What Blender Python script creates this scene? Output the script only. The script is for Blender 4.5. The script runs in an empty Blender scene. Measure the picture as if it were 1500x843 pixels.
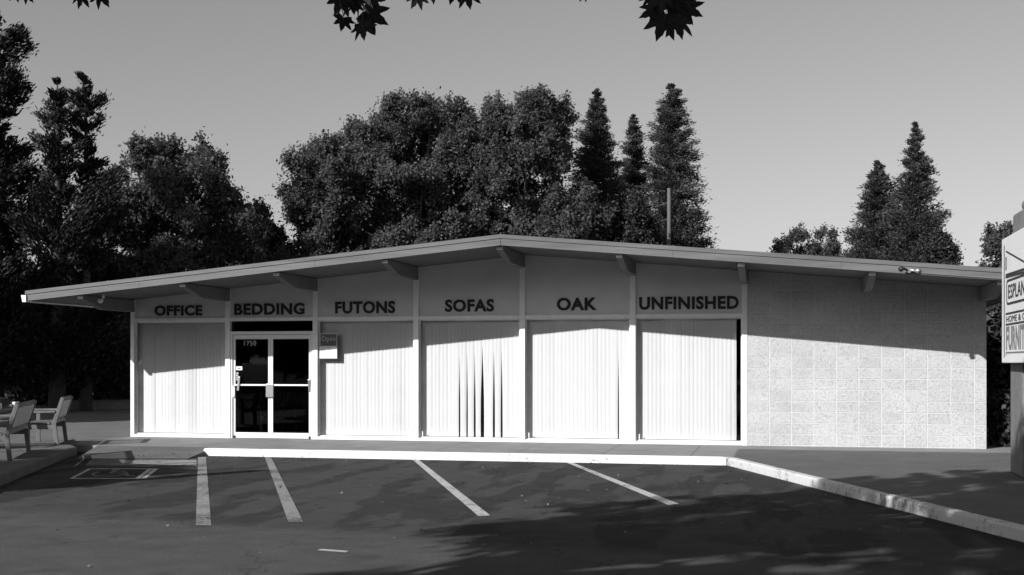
import bpy, bmesh, math, random
import numpy as np
from mathutils import Vector, Matrix
R = math.radians
random.seed(7); rng = np.random.default_rng(11)
scn = bpy.context.scene
COL = scn.collection

# ------------------------------------------------------------------ camera
LENS_PX, YAW = 1806.0, math.atan(400 / 1806.0)
CAM = Vector((5.27, -23.77, 1.71))
cd = bpy.data.cameras.new('camera'); cam = bpy.data.objects.new('camera', cd); COL.objects.link(cam)
cam.location = CAM; cam.rotation_euler = (R(90), 0, YAW)
cd.sensor_width = 36; cd.lens = LENS_PX / 1500 * 36; cd.shift_y = 0.0730
cd.clip_start = .1; cd.clip_end = 3000
scn.camera = cam

# ------------------------------------------------------------------ sky, sun, exposure
SUN_EL = R(28.2); SUN_DIR = Vector((-.532, -.847, 0)).normalized()
w = bpy.data.worlds.new('World'); scn.world = w; w.use_nodes = True
nt = w.node_tree; nt.nodes.clear()
sky = nt.nodes.new('ShaderNodeTexSky'); sky.sky_type = 'NISHITA'; sky.sun_disc = False
sky.sun_elevation = SUN_EL; sky.sun_rotation = math.atan2(SUN_DIR.x, SUN_DIR.y)
sky.altitude = 60; sky.air_density = 1.0; sky.dust_density = 1.2; sky.ozone_density = 1.0
# black-and-white film: the sky is weighed to a neutral grey
dot = nt.nodes.new('ShaderNodeVectorMath'); dot.operation = 'DOT_PRODUCT'; dot.inputs[1].default_value = (.25, .55, .20)
bg = nt.nodes.new('ShaderNodeBackground'); bg.inputs['Strength'].default_value = .089
wo = nt.nodes.new('ShaderNodeOutputWorld')
nt.links.new(sky.outputs[0], dot.inputs[0]); nt.links.new(dot.outputs['Value'], bg.inputs['Color']); nt.links.new(bg.outputs[0], wo.inputs[0])
sd = bpy.data.lights.new('sun', 'SUN'); sd.energy = 5.0; sd.angle = R(.5); sd.color = (1, 1, 1)
sun = bpy.data.objects.new('sun', sd); COL.objects.link(sun)
to_sun = Vector((SUN_DIR.x * math.cos(SUN_EL), SUN_DIR.y * math.cos(SUN_EL), math.sin(SUN_EL)))
sun.rotation_euler = to_sun.to_track_quat('Z', 'Y').to_euler(); sun.location = to_sun * 60
vs = scn.view_settings
vs.view_transform = 'Standard'; vs.look = 'None'; vs.exposure = 0.28; vs.gamma = 1; vs.use_curve_mapping = False
scn.cycles.max_bounces = 6; scn.cycles.transparent_max_bounces = 12
scn.cycles.caustics_reflective = False; scn.cycles.caustics_refractive = False

# ------------------------------------------------------------------ helpers
def tag(o, label=None, cat=None, group=None, kind=None):
    if label: o['label'] = label
    if cat: o['category'] = cat
    if group: o['group'] = group
    if kind: o['kind'] = kind
    return o
def empty(name, loc=(0, 0, 0), rz=0):
    o = bpy.data.objects.new(name, None); COL.objects.link(o); o.location = loc; o.rotation_euler = (0, 0, rz)
    o.empty_display_size = .2
    return o
def copy_tree(o, parent=None):
    c = o.copy(); COL.objects.link(c); c.parent = parent
    for ch in list(o.children): copy_tree(ch, c)
    return c

class MB:
    """collects shapes; build() links them as one mesh object"""
    def __init__(s): s.v = []; s.f = []
    def add(s, vs_, fs_):
        n = len(s.v); s.v += [tuple(p) for p in vs_]; s.f += [tuple(i + n for i in f) for f in fs_]; return s
    def box(s, x0, x1, y0, y1, z0, z1, M=None):
        P = [Vector((x, y, z)) for z in (z0, z1) for (x, y) in ((x0, y0), (x1, y0), (x1, y1), (x0, y1))]
        if M is not None: P = [M @ p for p in P]
        return s.add(P, [(3, 2, 1, 0), (4, 5, 6, 7), (0, 1, 5, 4), (1, 2, 6, 5), (2, 3, 7, 6), (3, 0, 4, 7)])
    def bar(s, a, b, wd, th, up=(0, 0, 1)):
        a = Vector(a); b = Vector(b); d = b - a; L = d.length; d.normalize(); up = Vector(up)
        x = d.cross(up)
        if x.length < 1e-4: x = d.cross(Vector((0, 1, 0)))
        x.normalize(); y = x.cross(d)
        P = [a + d * t * L + x * (i * wd / 2) + y * (j * th / 2) for t in (0, 1) for (i, j) in ((-1, -1), (1, -1), (1, 1), (-1, 1))]
        return s.add(P, [(3, 2, 1, 0), (4, 5, 6, 7), (0, 1, 5, 4), (1, 2, 6, 5), (2, 3, 7, 6), (3, 0, 4, 7)])
    def tube(s, pts, rad, n=8, cap=True):
        pts = [Vector(p) for p in pts]; m = len(pts)
        if not isinstance(rad, (list, tuple)): rad = [rad] * m
        V = []; ref = Vector((.31, .17, .93))
        for i, p in enumerate(pts):
            d = (pts[min(i + 1, m - 1)] - pts[max(i - 1, 0)]).normalized()
            x = d.cross(ref)
            if x.length < .05: x = d.cross(Vector((1, 0, 0)))
            x.normalize(); y = d.cross(x)
            V += [p + (x * math.cos(2 * math.pi * k / n) + y * math.sin(2 * math.pi * k / n)) * rad[i] for k in range(n)]
        F = [(i * n + k, i * n + (k + 1) % n, (i + 1) * n + (k + 1) % n, (i + 1) * n + k) for i in range(m - 1) for k in range(n)]
        if cap: F += [tuple(reversed(range(n))), tuple((m - 1) * n + k for k in range(n))]
        return s.add(V, F)
    def prism(s, poly, axis, a, b):
        """poly of 2-D points; axis 'y': (x,z) swept in y; 'x': (y,z) swept in x; 'z': (x,y) swept in z"""
        def P(p, t): return {'y': (p[0], t, p[1]), 'x': (t, p[0], p[1]), 'z': (p[0], p[1], t)}[axis]
        n = len(poly)
        F = [tuple(range(n)), tuple(reversed(range(n, 2 * n)))] + [(i, n + i, n + (i + 1) % n, (i + 1) % n) for i in range(n)]
        return s.add([P(p, a) for p in poly] + [P(p, b) for p in poly], F)
    def build(s, name, m, parent=None, bevel=0, smooth=False, seg=2):
        me = bpy.data.meshes.new(name); me.from_pydata(s.v, [], s.f); me.update()
        bm = bmesh.new(); bm.from_mesh(me); bmesh.ops.recalc_face_normals(bm, faces=bm.faces); bm.to_mesh(me); bm.free()
        me.materials.append(m)
        if smooth: me.polygons.foreach_set('use_smooth', [True] * len(me.polygons))
        o = bpy.data.objects.new(name, me); COL.objects.link(o)
        if parent: o.parent = parent
        if bevel:
            b = o.modifiers.new('bevel', 'BEVEL'); b.width = bevel; b.segments = seg; b.limit_method = 'ANGLE'; b.angle_limit = R(40)
        return o

def mat(name, g, rough=.7, var=.0, scale=3., bump=0., bscale=60., spec=.3, metallic=0., var2=0., scale2=.35, stretch=None):
    m = bpy.data.materials.new(name); m.use_nodes = True
    n = m.node_tree.nodes; l = m.node_tree.links; b = n['Principled BSDF']
    b.inputs['Roughness'].default_value = rough; b.inputs['Metallic'].default_value = metallic
    b.inputs['Specular IOR Level'].default_value = spec
    b.inputs['Base Color'].default_value = (g, g, g, 1)
    tc = n.new('ShaderNodeTexCoord'); mp = n.new('ShaderNodeMapping'); l.new(tc.outputs['Object'], mp.inputs[0])
    if stretch: mp.inputs['Scale'].default_value = stretch
    if var or var2:
        acc = None
        for (v, sc) in ((var, scale), (var2, scale2)):
            if not v: continue
            nz = n.new('ShaderNodeTexNoise'); nz.inputs['Scale'].default_value = sc; nz.inputs['Detail'].default_value = 6; nz.inputs['Roughness'].default_value = .62
            l.new(mp.outputs[0], nz.inputs['Vector'])
            mr = n.new('ShaderNodeMapRange'); mr.inputs[1].default_value = .3; mr.inputs[2].default_value = .7
            mr.inputs[3].default_value = 1 - v; mr.inputs[4].default_value = 1 + v
            l.new(nz.outputs['Fac'], mr.inputs[0])
            if acc is None: acc = mr.outputs[0]
            else:
                mu = n.new('ShaderNodeMath'); mu.operation = 'MULTIPLY'; l.new(acc, mu.inputs[0]); l.new(mr.outputs[0], mu.inputs[1]); acc = mu.outputs[0]
        mu = n.new('ShaderNodeMath'); mu.operation = 'MULTIPLY'; mu.inputs[1].default_value = g; l.new(acc, mu.inputs[0])
        l.new(mu.outputs[0], b.inputs['Base Color'])
    if bump:
        nz = n.new('ShaderNodeTexNoise'); nz.inputs['Scale'].default_value = bscale; nz.inputs['Detail'].default_value = 4
        l.new(mp.outputs[0], nz.inputs['Vector'])
        bp = n.new('ShaderNodeBump'); bp.inputs['Strength'].default_value = bump; bp.inputs['Distance'].default_value = .02
        l.new(nz.outputs['Fac'], bp.inputs['Height']); l.new(bp.outputs[0], b.inputs['Normal'])
    return m
def nodes_of(m): return m.node_tree.nodes, m.node_tree.links, m.node_tree.nodes['Principled BSDF']
def nd(n, t, **kw):
    x = n.new(t)
    for k, v in kw.items(): setattr(x, k, v)
    return x
def math_(n, l, op, a, b=None, c=None):
    x = n.new('ShaderNodeMath'); x.operation = op
    for i, q in enumerate((a, b, c)):
        if q is None: continue
        if isinstance(q, (int, float)): x.inputs[i].default_value = q
        else: l.new(q, x.inputs[i])
    return x.outputs[0]

def glass_mat(name, tint=1.0, gloss=.06):
    m = bpy.data.materials.new(name); m.use_nodes = True; n = m.node_tree.nodes; l = m.node_tree.links; n.clear()
    tr = n.new('ShaderNodeBsdfTransparent'); tr.inputs[0].default_value = (tint, tint, tint, 1)
    gl = n.new('ShaderNodeBsdfGlossy'); gl.inputs['Roughness'].default_value = .02; gl.inputs[0].default_value = (.9, .9, .9, 1)
    fr = n.new('ShaderNodeFresnel'); fr.inputs['IOR'].default_value = 1.45
    mu = n.new('ShaderNodeMath'); mu.operation = 'MULTIPLY'; mu.inputs[1].default_value = gloss / .04; l.new(fr.outputs[0], mu.inputs[0]); mu.use_clamp = True
    mx = n.new('ShaderNodeMixShader'); l.new(mu.outputs[0], mx.inputs[0]); l.new(tr.outputs[0], mx.inputs[1]); l.new(gl.outputs[0], mx.inputs[2])
    o = n.new('ShaderNodeOutputMaterial'); l.new(mx.outputs[0], o.inputs[0]); return m

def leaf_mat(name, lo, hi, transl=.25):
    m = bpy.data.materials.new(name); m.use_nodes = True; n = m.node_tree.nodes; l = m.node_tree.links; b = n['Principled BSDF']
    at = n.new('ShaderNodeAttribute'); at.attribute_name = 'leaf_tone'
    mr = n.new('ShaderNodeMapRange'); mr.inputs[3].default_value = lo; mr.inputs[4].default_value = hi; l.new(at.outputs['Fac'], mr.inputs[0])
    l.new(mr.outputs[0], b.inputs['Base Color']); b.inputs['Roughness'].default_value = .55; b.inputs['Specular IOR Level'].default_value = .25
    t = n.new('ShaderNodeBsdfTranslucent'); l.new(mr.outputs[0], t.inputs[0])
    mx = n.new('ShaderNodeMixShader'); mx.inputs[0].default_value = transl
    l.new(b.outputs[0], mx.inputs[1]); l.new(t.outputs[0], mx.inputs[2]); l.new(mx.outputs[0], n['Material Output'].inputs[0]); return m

_fonts = {}
def text_mb(txt, x0, x1, z0, z1, bold=.02, depth=.012):
    """flat lettering as a mesh in the x-z plane, face towards -y, fitted to the box"""
    cu = bpy.data.curves.new('t', 'FONT'); cu.body = txt; cu.size = 1; cu.offset = bold; cu.extrude = .5; cu.resolution_u = 4; cu.space_character = 1.08
    o = bpy.data.objects.new('t', cu); COL.objects.link(o)
    dg = bpy.context.evaluated_depsgraph_get(); dg.update()
    me = bpy.data.meshes.new_from_object(o.evaluated_get(dg))
    V = np.array([v.co[:] for v in me.vertices]); F = [tuple(p.vertices) for p in me.polygons]
    bpy.data.objects.remove(o); bpy.data.curves.remove(cu); bpy.data.meshes.remove(me)
    mn = V.min(0); mx = V.max(0)
    X = x0 + (V[:, 0] - mn[0]) / (mx[0] - mn[0]) * (x1 - x0); Z = z0 + (V[:, 1] - mn[1]) / (mx[1] - mn[1]) * (z1 - z0)
    Y = -(V[:, 2] - mn[2]) / (mx[2] - mn[2]) * depth
    b = MB(); b.add([(X[i], Y[i], Z[i]) for i in range(len(V))], F); return b

# ------------------------------------------------------------------ materials
M = {}
M['white'] = mat('white_paint', .80, .5, .07, 5, .05, 40, var2=.06, scale2=.8)
M['door_frame'] = mat('pale_aluminium', .72, .38, .02, 8, spec=.5)
M['chrome'] = mat('bare_metal', .6, .3, metallic=.9, spec=.5)
M['panel'] = mat('grey_panel_paint', .62, .7, .05, 2.5, .03, 30, var2=.05, scale2=.4)
M['soffit'] = mat('soffit_paint', .125, .8, .08, 3, .05, 30, var2=.08)
M['beam'] = mat('beam_paint', .16, .75, .08, 4, .05, 30)
M['fascia'] = mat('fascia_paint', .125, .7, .20, 2.2, .12, 25, stretch=(.4, 4, 6), var2=.16, scale2=.7)
M['roofing'] = mat('roof_gravel', .22, .9, .2, 12, .3, 80)
M['letter'] = mat('dark_letter_paint', .02, .6, .1, 10)
M['blind'] = mat('blind_vinyl', .87, .6, .02, 3)
M['bracket'] = mat('small_white_bracket', .7, .5)
M['glass'] = glass_mat('window_glass', .985, .035)
M['door_glass'] = glass_mat('tinted_door_glass', .55, .013)
M['interior'] = mat('interior_wall', .12, .9, .1, 2)
M['carpet'] = mat('dark_carpet', .03, .95, .2, 20)
M['sign_white'] = mat('sign_enamel', .70, .4, .05, 2, var2=.05)
M['sign_dark'] = mat('sign_black', .03, .5)
M['sign_grey'] = mat('sign_grey', .16, .5)
M['pillar'] = mat('pillar_masonry', .16, .85, .18, 5, .35, 25)
M['wood'] = mat('weathered_wood', .16, .7, .22, 9, .1, 30, stretch=(1, 1, .3))
M['bark'] = mat('bark', .07, .9, .35, 6, .5, 12, stretch=(1, 1, .25))
M['pole_wood'] = mat('pole_wood', .10, .85, .2, 4, .2, 20, stretch=(1, 1, .1))
M['wire'] = mat('cable', .12, .6)
M['dead_leaf'] = mat('dry_leaf', .15, .8, .3, 7)
M['rubber'] = mat('rubber', .02, .8)
M['car_paint'] = mat('car_paint', .05, .25, spec=.6)
M['lamp_glass'] = mat('lamp_glass', .7, .12, spec=.7)
M['leaf_oak'] = leaf_mat('oak_leaves', .06, .16, .5)
M['leaf_big'] = leaf_mat('broad_leaves', .06, .16, .5)
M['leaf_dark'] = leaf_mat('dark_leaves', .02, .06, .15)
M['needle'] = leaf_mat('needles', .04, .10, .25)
M['needle_shaded'] = leaf_mat('shaded_needles', .010, .026, .08)  # shade over the left conifers is put into this needle colour
M['leaf_near'] = leaf_mat('near_leaves', .02, .04, .12)
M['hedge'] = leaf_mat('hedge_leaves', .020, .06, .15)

def asphalt_mat():
    m = mat('asphalt', .07, .95, 0, spec=.06); n, l, b = nodes_of(m)
    tc = n.new('ShaderNodeTexCoord')
    def noise(sc, det=6, rough=.6, mp=None):
        z = n.new('ShaderNodeTexNoise'); z.inputs['Scale'].default_value = sc; z.inputs['Detail'].default_value = det; z.inputs['Roughness'].default_value = rough
        l.new(mp.outputs[0] if mp else tc.outputs['Object'], z.inputs['Vector']); return z.outputs['Fac']
    def rng_(x, a, b_, c, d):
        q = n.new('ShaderNodeMapRange'); q.inputs[1].default_value = a; q.inputs[2].default_value = b_; q.inputs[3].default_value = c; q.inputs[4].default_value = d; l.new(x, q.inputs[0]); return q.outputs[0]
    grain = math_(n, l, 'MULTIPLY', rng_(noise(150, 3, .7), .3, .7, .75, 1.28), rng_(noise(34, 5, .75), .3, .7, .80, 1.22))
    mid = math_(n, l, 'MULTIPLY', rng_(noise(2.2, 7, .65), .3, .7, .84, 1.16), rng_(noise(.9, 6, .7), .57, .63, 1.0, .80))
    # tyre and oil smears run along the stalls, slanting to the kerb
    mp = n.new('ShaderNodeMapping'); l.new(tc.outputs['Object'], mp.inputs[0]); mp.inputs['Rotation'].default_value = (0, 0, R(8)); mp.inputs['Scale'].default_value = (1.5, .34, 1)
    smear = rng_(noise(.85, 5, .55, mp), .49, .54, 1.0, .66)
    sep = n.new('ShaderNodeSeparateXYZ'); l.new(tc.outputs['Object'], sep.inputs[0])
    # older, paler drive lane south of the stalls
    wav = rng_(noise(.9, 4), 0, 1, -.5, .5)
    t = math_(n, l, 'ADD', sep.outputs['Y'], math_(n, l, 'MULTIPLY', sep.outputs['X'], .22)); t = math_(n, l, 'ADD', t, wav)
    lane = rng_(t, -12.1, -11.7, 1.30, 1.0)
    stall = rng_(t, -11.9, -11.5, 0, 1)
    smear = math_(n, l, 'ADD', math_(n, l, 'MULTIPLY', math_(n, l, 'SUBTRACT', smear, 1), stall), 1)
    dust = rng_(noise(38, 2, .5), .70, .78, 1.0, 1.9)
    v = math_(n, l, 'MULTIPLY', grain, mid)
    for q in (smear, lane, dust): v = math_(n, l, 'MULTIPLY', v, q)
    # hairline cracks
    vo = n.new('ShaderNodeTexVoronoi'); vo.feature = 'DISTANCE_TO_EDGE'; vo.inputs['Scale'].default_value = .33
    mp2 = n.new('ShaderNodeMapping'); l.new(tc.outputs['Object'], mp2.inputs[0])
    nzv = n.new('ShaderNodeTexNoise'); nzv.inputs['Scale'].default_value = 1.3; nzv.inputs['Detail'].default_value = 5; l.new(tc.outputs['Object'], nzv.inputs['Vector'])
    ad = n.new('ShaderNodeVectorMath'); ad.operation = 'MULTIPLY_ADD'; l.new(nzv.outputs['Color'], ad.inputs[0]); ad.inputs[1].default_value = (1.2, 1.2, 0); l.new(mp2.outputs[0], ad.inputs[2])
    l.new(ad.outputs[0], vo.inputs['Vector'])
    cr = rng_(vo.outputs['Distance'], .002, .007, .72, 1.0); v = math_(n, l, 'MULTIPLY', v, cr)
    v = math_(n, l, 'MULTIPLY', v, .062); l.new(v, b.inputs['Base Color'])
    bp = n.new('ShaderNodeBump'); bp.inputs['Strength'].default_value = .45; bp.inputs['Distance'].default_value = .012
    l.new(noise(120, 4, .7), bp.inputs['Height']); l.new(bp.outputs[0], b.inputs['Normal']); return m
M['asphalt'] = asphalt_mat()

def walk_mat():
    m = mat('concrete_walk', .3, .85, 0, bump=.15, bscale=70); n, l, b = nodes_of(m)
    tc = n.new('ShaderNodeTexCoord'); sep = n.new('ShaderNodeSeparateXYZ'); l.new(tc.outputs['Object'], sep.inputs[0])
    nz = n.new('ShaderNodeTexNoise'); nz.inputs['Scale'].default_value = 1.6; nz.inputs['Detail'].default_value = 8; nz.inputs['Roughness'].default_value = .68; l.new(tc.outputs['Object'], nz.inputs['Vector'])
    mr = n.new('ShaderNodeMapRange'); mr.inputs[1].default_value = .3; mr.inputs[2].default_value = .7; mr.inputs[3].default_value = .8; mr.inputs[4].default_value = 1.18; l.new(nz.outputs['Fac'], mr.inputs[0])
    fx = math_(n, l, 'ABSOLUTE', math_(n, l, 'SUBTRACT', math_(n, l, 'FRACT', math_(n, l, 'DIVIDE', math_(n, l, 'ADD', sep.outputs['X'], 40.37), 1.52)), .5))
    jx = math_(n, l, 'GREATER_THAN', fx, .4945)
    # joints and smooth concrete only beside the shop; the broad apron to the right is darker
    near = n.new('ShaderNodeMapRange'); near.inputs[1].default_value = -1.0; near.inputs[2].default_value = -.85; near.inputs[3].default_value = 0; near.inputs[4].default_value = 1; l.new(sep.outputs['Y'], near.inputs[0])
    left = n.new('ShaderNodeMapRange'); left.inputs[1].default_value = 4.40; left.inputs[2].default_value = 4.46; left.inputs[3].default_value = 1; left.inputs[4].default_value = 0; l.new(sep.outputs['X'], left.inputs[0])
    pale = math_(n, l, 'MAXIMUM', near.outputs[0], left.outputs[0])
    base = math_(n, l, 'ADD', math_(n, l, 'MULTIPLY', pale, .125), .105)
    v = math_(n, l, 'MULTIPLY', base, mr.outputs[0])
    jj = math_(n, l, 'MULTIPLY', math_(n, l, 'MULTIPLY', jx, left.outputs[0]), .6)
    v = math_(n, l, 'MULTIPLY', v, math_(n, l, 'SUBTRACT', 1, jj))
    l.new(v, b.inputs['Base Color']); return m
M['walk'] = walk_mat()
M['yard'] = mat('yard_paving', .13, .9, .2, 1.4, .25, 60)
M['island'] = mat('island_concrete', .12, .85, .2, 2, .2, 60)
M['ground'] = mat('dirt', .10, .95, .3, .6, .4, 8)

def worn_paint(name, paint, under, amount, sc=14, rough=.6):
    m = mat(name, paint, rough, 0, bump=.15, bscale=90); n, l, b = nodes_of(m)
    tc = n.new('ShaderNodeTexCoord')
    nz = n.new('ShaderNodeTexNoise'); nz.inputs['Scale'].default_value = sc; nz.inputs['Detail'].default_value = 8; nz.inputs['Roughness'].default_value = .75; l.new(tc.outputs['Object'], nz.inputs['Vector'])
    n2 = n.new('ShaderNodeTexNoise'); n2.inputs['Scale'].default_value = 1.1; n2.inputs['Detail'].default_value = 4; l.new(tc.outputs['Object'], n2.inputs['Vector'])
    s = math_(n, l, 'ADD', nz.outputs['Fac'], math_(n, l, 'MULTIPLY', math_(n, l, 'SUBTRACT', n2.outputs['Fac'], .5), .5))
    mr = n.new('ShaderNodeMapRange'); mr.inputs[1].default_value = amount - .05; mr.inputs[2].default_value = amount + .05; mr.inputs[3].default_value = under; mr.inputs[4].default_value = paint; l.new(s, mr.inputs[0])
    l.new(mr.outputs[0], b.inputs['Base Color']); return m
M['kerb_paint'] = worn_paint('kerb_white_paint', .76, .30, .37, 9)
M['kerb_worn_shade'] = worn_paint('kerb_worn_shade_paint', .56, .22, .42, 9)  # heavier wear, with the tree shade also darkened into the paint
M['stripe'] = worn_paint('stripe_paint', .26, .08, .46, 13)
M['stripe_white'] = worn_paint('bright_stripe_paint', .46, .10, .43, 13)
M['symbol'] = worn_paint('symbol_paint', .22, .08, .46, 18)

def block_mat():
    m = mat('rough_block', .6, .9, 0); n, l, b = nodes_of(m)
    tc = n.new('ShaderNodeTexCoord'); sep = n.new('ShaderNodeSeparateXYZ'); l.new(tc.outputs['Object'], sep.inputs[0])
    cb = n.new('ShaderNodeCombineXYZ'); l.new(math_(n, l, 'SUBTRACT', sep.outputs['X'], 4.575), cb.inputs[0]); l.new(math_(n, l, 'SUBTRACT', sep.outputs['Z'], .150), cb.inputs[1])
    br = n.new('ShaderNodeTexBrick'); br.offset = 0; br.squash = 1
    br.inputs['Scale'].default_value = 1; br.inputs['Brick Width'].default_value = .4064; br.inputs['Row Height'].default_value = .2075; br.inputs['Mortar Size'].default_value = .008; br.inputs['Mortar Smooth'].default_value = .3; br.inputs['Bias'].default_value = 0
    br.inputs['Color1'].default_value = (.60, .60, .60, 1); br.inputs['Color2'].default_value = (.67, .67, .67, 1); br.inputs['Mortar'].default_value = (.67, .67, .67, 1)
    l.new(cb.outputs[0], br.inputs['Vector'])
    nz = n.new('ShaderNodeTexNoise'); nz.inputs['Scale'].default_value = 34; nz.inputs['Detail'].default_value = 5; nz.inputs['Roughness'].default_value = .8; nz.inputs['Distortion'].default_value = .8; l.new(tc.outputs['Object'], nz.inputs['Vector'])
    big = n.new('ShaderNodeTexNoise'); big.inputs['Scale'].default_value = 1.4; big.inputs['Detail'].default_value = 5; l.new(tc.outputs['Object'], big.inputs['Vector'])
    mr = n.new('ShaderNodeMapRange'); mr.inputs[1].default_value = .36; mr.inputs[2].default_value = .48; mr.inputs[3].default_value = .60; mr.inputs[4].default_value = 1.0; l.new(nz.outputs['Fac'], mr.inputs[0])
    mr2 = n.new('ShaderNodeMapRange'); mr2.inputs[1].default_value = .3; mr2.inputs[2].default_value = .7; mr2.inputs[3].default_value = .93; mr2.inputs[4].default_value = 1.07; l.new(big.outputs['Fac'], mr2.inputs[0])
    k = math_(n, l, 'MULTIPLY', mr.outputs[0], mr2.outputs[0])
    inv = math_(n, l, 'SUBTRACT', 1, br.outputs['Fac']); k = math_(n, l, 'ADD', math_(n, l, 'MULTIPLY', k, inv), br.outputs['Fac'])
    v = math_(n, l, 'MULTIPLY', br.outputs['Color'], k); l.new(v, b.inputs['Base Color'])
    h = math_(n, l, 'ADD', math_(n, l, 'MULTIPLY', math_(n, l, 'ADD', nz.outputs['Fac'], .55), inv), 0)
    bp = n.new('ShaderNodeBump'); bp.inputs['Strength'].default_value = 1.0; bp.inputs['Distance'].default_value = .035; l.new(h, bp.inputs['Height']); l.new(bp.outputs[0], b.inputs['Normal']); return m
M['block'] = block_mat()

# ------------------------------------------------------------------ ground
def sheet(name, poly, z, m, kind='structure'):
    b = MB(); b.add([(x, y, z) for x, y in poly], [tuple(range(len(poly)))])
    return tag(b.build(name, m), kind=kind)
sheet('ground', [(-900, -900), (900, -900), (900, 900), (-900, 900)], -.02, M['ground'])
sheet('parking_lot', [(-24, -70), (30, -70), (30, -2.0), (-8.2, -2.0), (-8.2, 9), (-24, 9)], 0, M['asphalt'])
GZ = .13
walk = MB(); walk.prism([(-7.5, -2.55), (-5.10, -2.55), (-5.10, -2.82), (4.27, -2.88), (4.45, -2.98), (7.62, -11.25), (10.1, -17.7), (30, -17.7), (30, 30), (-8.3, 30), (-8.3, -2.55)], 'z', -.02, GZ)
tag(walk.build('pavement', M['walk']), kind='structure')
yd = MB(); yd.prism([(-22, -1.5), (-8.302, -2.55), (-8.302, 16), (-22, 16)], 'z', -.02, GZ)
tag(yd.build('yard', M['yard']), kind='structure')
rp = MB(); rp.add([(-7.5, -2.55, GZ - .002), (-5.10, -2.55, GZ - .002), (-5.05, -3.72, .006), (-7.0, -4.10, .006), (-7.5, -2.55, -.01), (-5.10, -2.55, -.01)], [(0, 1, 2, 3), (1, 5, 2), (0, 3, 4)])
tag(rp.build('ramp', M['island']), kind='structure')
# white kerb along the front of the stalls, then slanting away to the right
k = MB(); k.prism([(-5.12, -2.98), (4.33, -3.05), (4.27, -2.884), (-5.09, -2.824)], 'z', -.02, GZ + .006)
tag(k.build('kerb', M['kerb_paint'], bevel=.025), kind='structure')
k = MB(); k.prism([(4.335, -3.05), (7.48, -11.3), (9.95, -17.8), (10.1, -17.75), (7.62, -11.24), (4.46, -2.98), (4.28, -2.884)], 'z', -.02, GZ + .006)
tag(k.build('kerb', M['kerb_worn_shade'], bevel=.025), kind='structure')
# raised island with the benches
isl = MB()
pts = [(-7.75, -3.05), (-7.45, -3.35), (-7.30, -3.85), (-5.35, -8.55), (-3.9, -12.0), (-6.5, -15), (-17, -13), (-17, -1.0), (-9.0, -1.0), (-8.2, -2.2)]
isl.prism(pts, 'z', -.02, GZ + .03)
tag(isl.build('island', M['island'], bevel=.03), kind='structure')

# painted markings
def mark(name, polys, m, label, z=.004, group=None, cat='road marking'):
    b = MB()
    for p in polys:
        cx = sum(q[0] for q in p) / len(p); cy = sum(q[1] for q in p) / len(p)
        b.add([(x - cx0, y - cy0, 0) for (x, y) in p for (cx0, cy0) in [ctr]], [tuple(range(len(p)))]) if False else b.add([(x, y, z) for x, y in p], [tuple(range(len(p)))])
    o = b.build(name, m); tag(o, label, cat, group); return o
G1 = 'painted lines between the parking stalls'
mark('parking_line', [[(-5.06, -3.3), (-4.92, -3.27), (-.60, -11.84), (-.76, -11.87)]], M['stripe'], 'faded wide parking line, leftmost, beside the wheelchair stall', group=G1)
mark('parking_line', [[(-3.91, -2.99), (-3.79, -2.99), (.25, -11.40), (.10, -11.45)]], M['stripe'], 'pale parking line in front of the glass entrance doors', group=G1)
mark('parking_line', [[(-1.10, -3.06), (-.99, -3.06), (2.06, -10.40), (1.95, -10.50)]], M['stripe_white'], 'slanting white parking line in front of the SOFAS window', group=G1)
mark('parking_line', [[(1.63, -3.07), (1.74, -3.07), (4.02, -8.82), (3.90, -8.95)]], M['stripe_white'], 'rightmost parking line, its end under the tree shadow', group=G1)
mark('paint_dash', [[(1.13, -13.14), (1.42, -13.20), (1.41, -13.28), (1.12, -13.22)]], M['stripe_white'], 'short white paint dash alone in the drive lane', cat='road marking')
H = []
for i in range(4):
    t0, t1 = i / 4 + .02, i / 4 + .15
    a, b_, c_, d_ = (-6.10, -4.22), (-4.78, -3.92), (-4.18, -5.08), (-5.62, -4.92)
    L = lambda p, q, t: (p[0] + (q[0] - p[0]) * t, p[1] + (q[1] - p[1]) * t)
    H.append([L(a, d_, t0), L(b_, c_, t0), L(b_, c_, t1), L(a, d_, t1)])
mark('hatch_marking', H, M['stripe_white'], 'white hatched access stripes beside the leftmost parking line')
P0, P1, P2, P3 = (-5.65, -5.91), (-4.55, -5.67), (-3.88, -7.30), (-4.98, -7.52)
def bil(u, v):
    a = (P0[0] + (P1[0] - P0[0]) * u, P0[1] + (P1[1] - P0[1]) * u); b = (P3[0] + (P2[0] - P3[0]) * u, P3[1] + (P2[1] - P3[1]) * u)
    return (a[0] + (b[0] - a[0]) * v, a[1] + (b[1] - a[1]) * v)
root = empty('wheelchair_marking', (-4.76, -6.6, 0)); tag(root, 'wheelchair symbol painted in a white box on the asphalt', 'road marking')
b = MB()
for (u0, u1, v0, v1) in ((0, 1, 0, .055), (0, 1, .945, 1), (0, .05, .055, .945), (.86, .92, .055, .945), (.94, 1, .055, .945)):
    b.add([(*bil(*q), .004) for q in ((u0, v0), (u1, v0), (u1, v1), (u0, v1))], [(0, 1, 2, 3)])
o = b.build('border', M['stripe_white'], root); o.matrix_parent_inverse = Matrix.Translation(root.location).inverted()
b = MB()
def stroke(pp, wd=.06):
    for (a, c) in zip(pp, pp[1:]):
        d = Vector((c[0] - a[0], c[1] - a[1])).normalized(); nn = Vector((-d.y, d.x)) * wd / 2
        b.add([(*bil(*q), .0045) for q in ((a[0] + nn.x, a[1] + nn.y), (a[0] - nn.x, a[1] - nn.y), (c[0] - nn.x, c[1] - nn.y), (c[0] + nn.x, c[1] + nn.y))], [(0, 1, 2, 3)])
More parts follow.
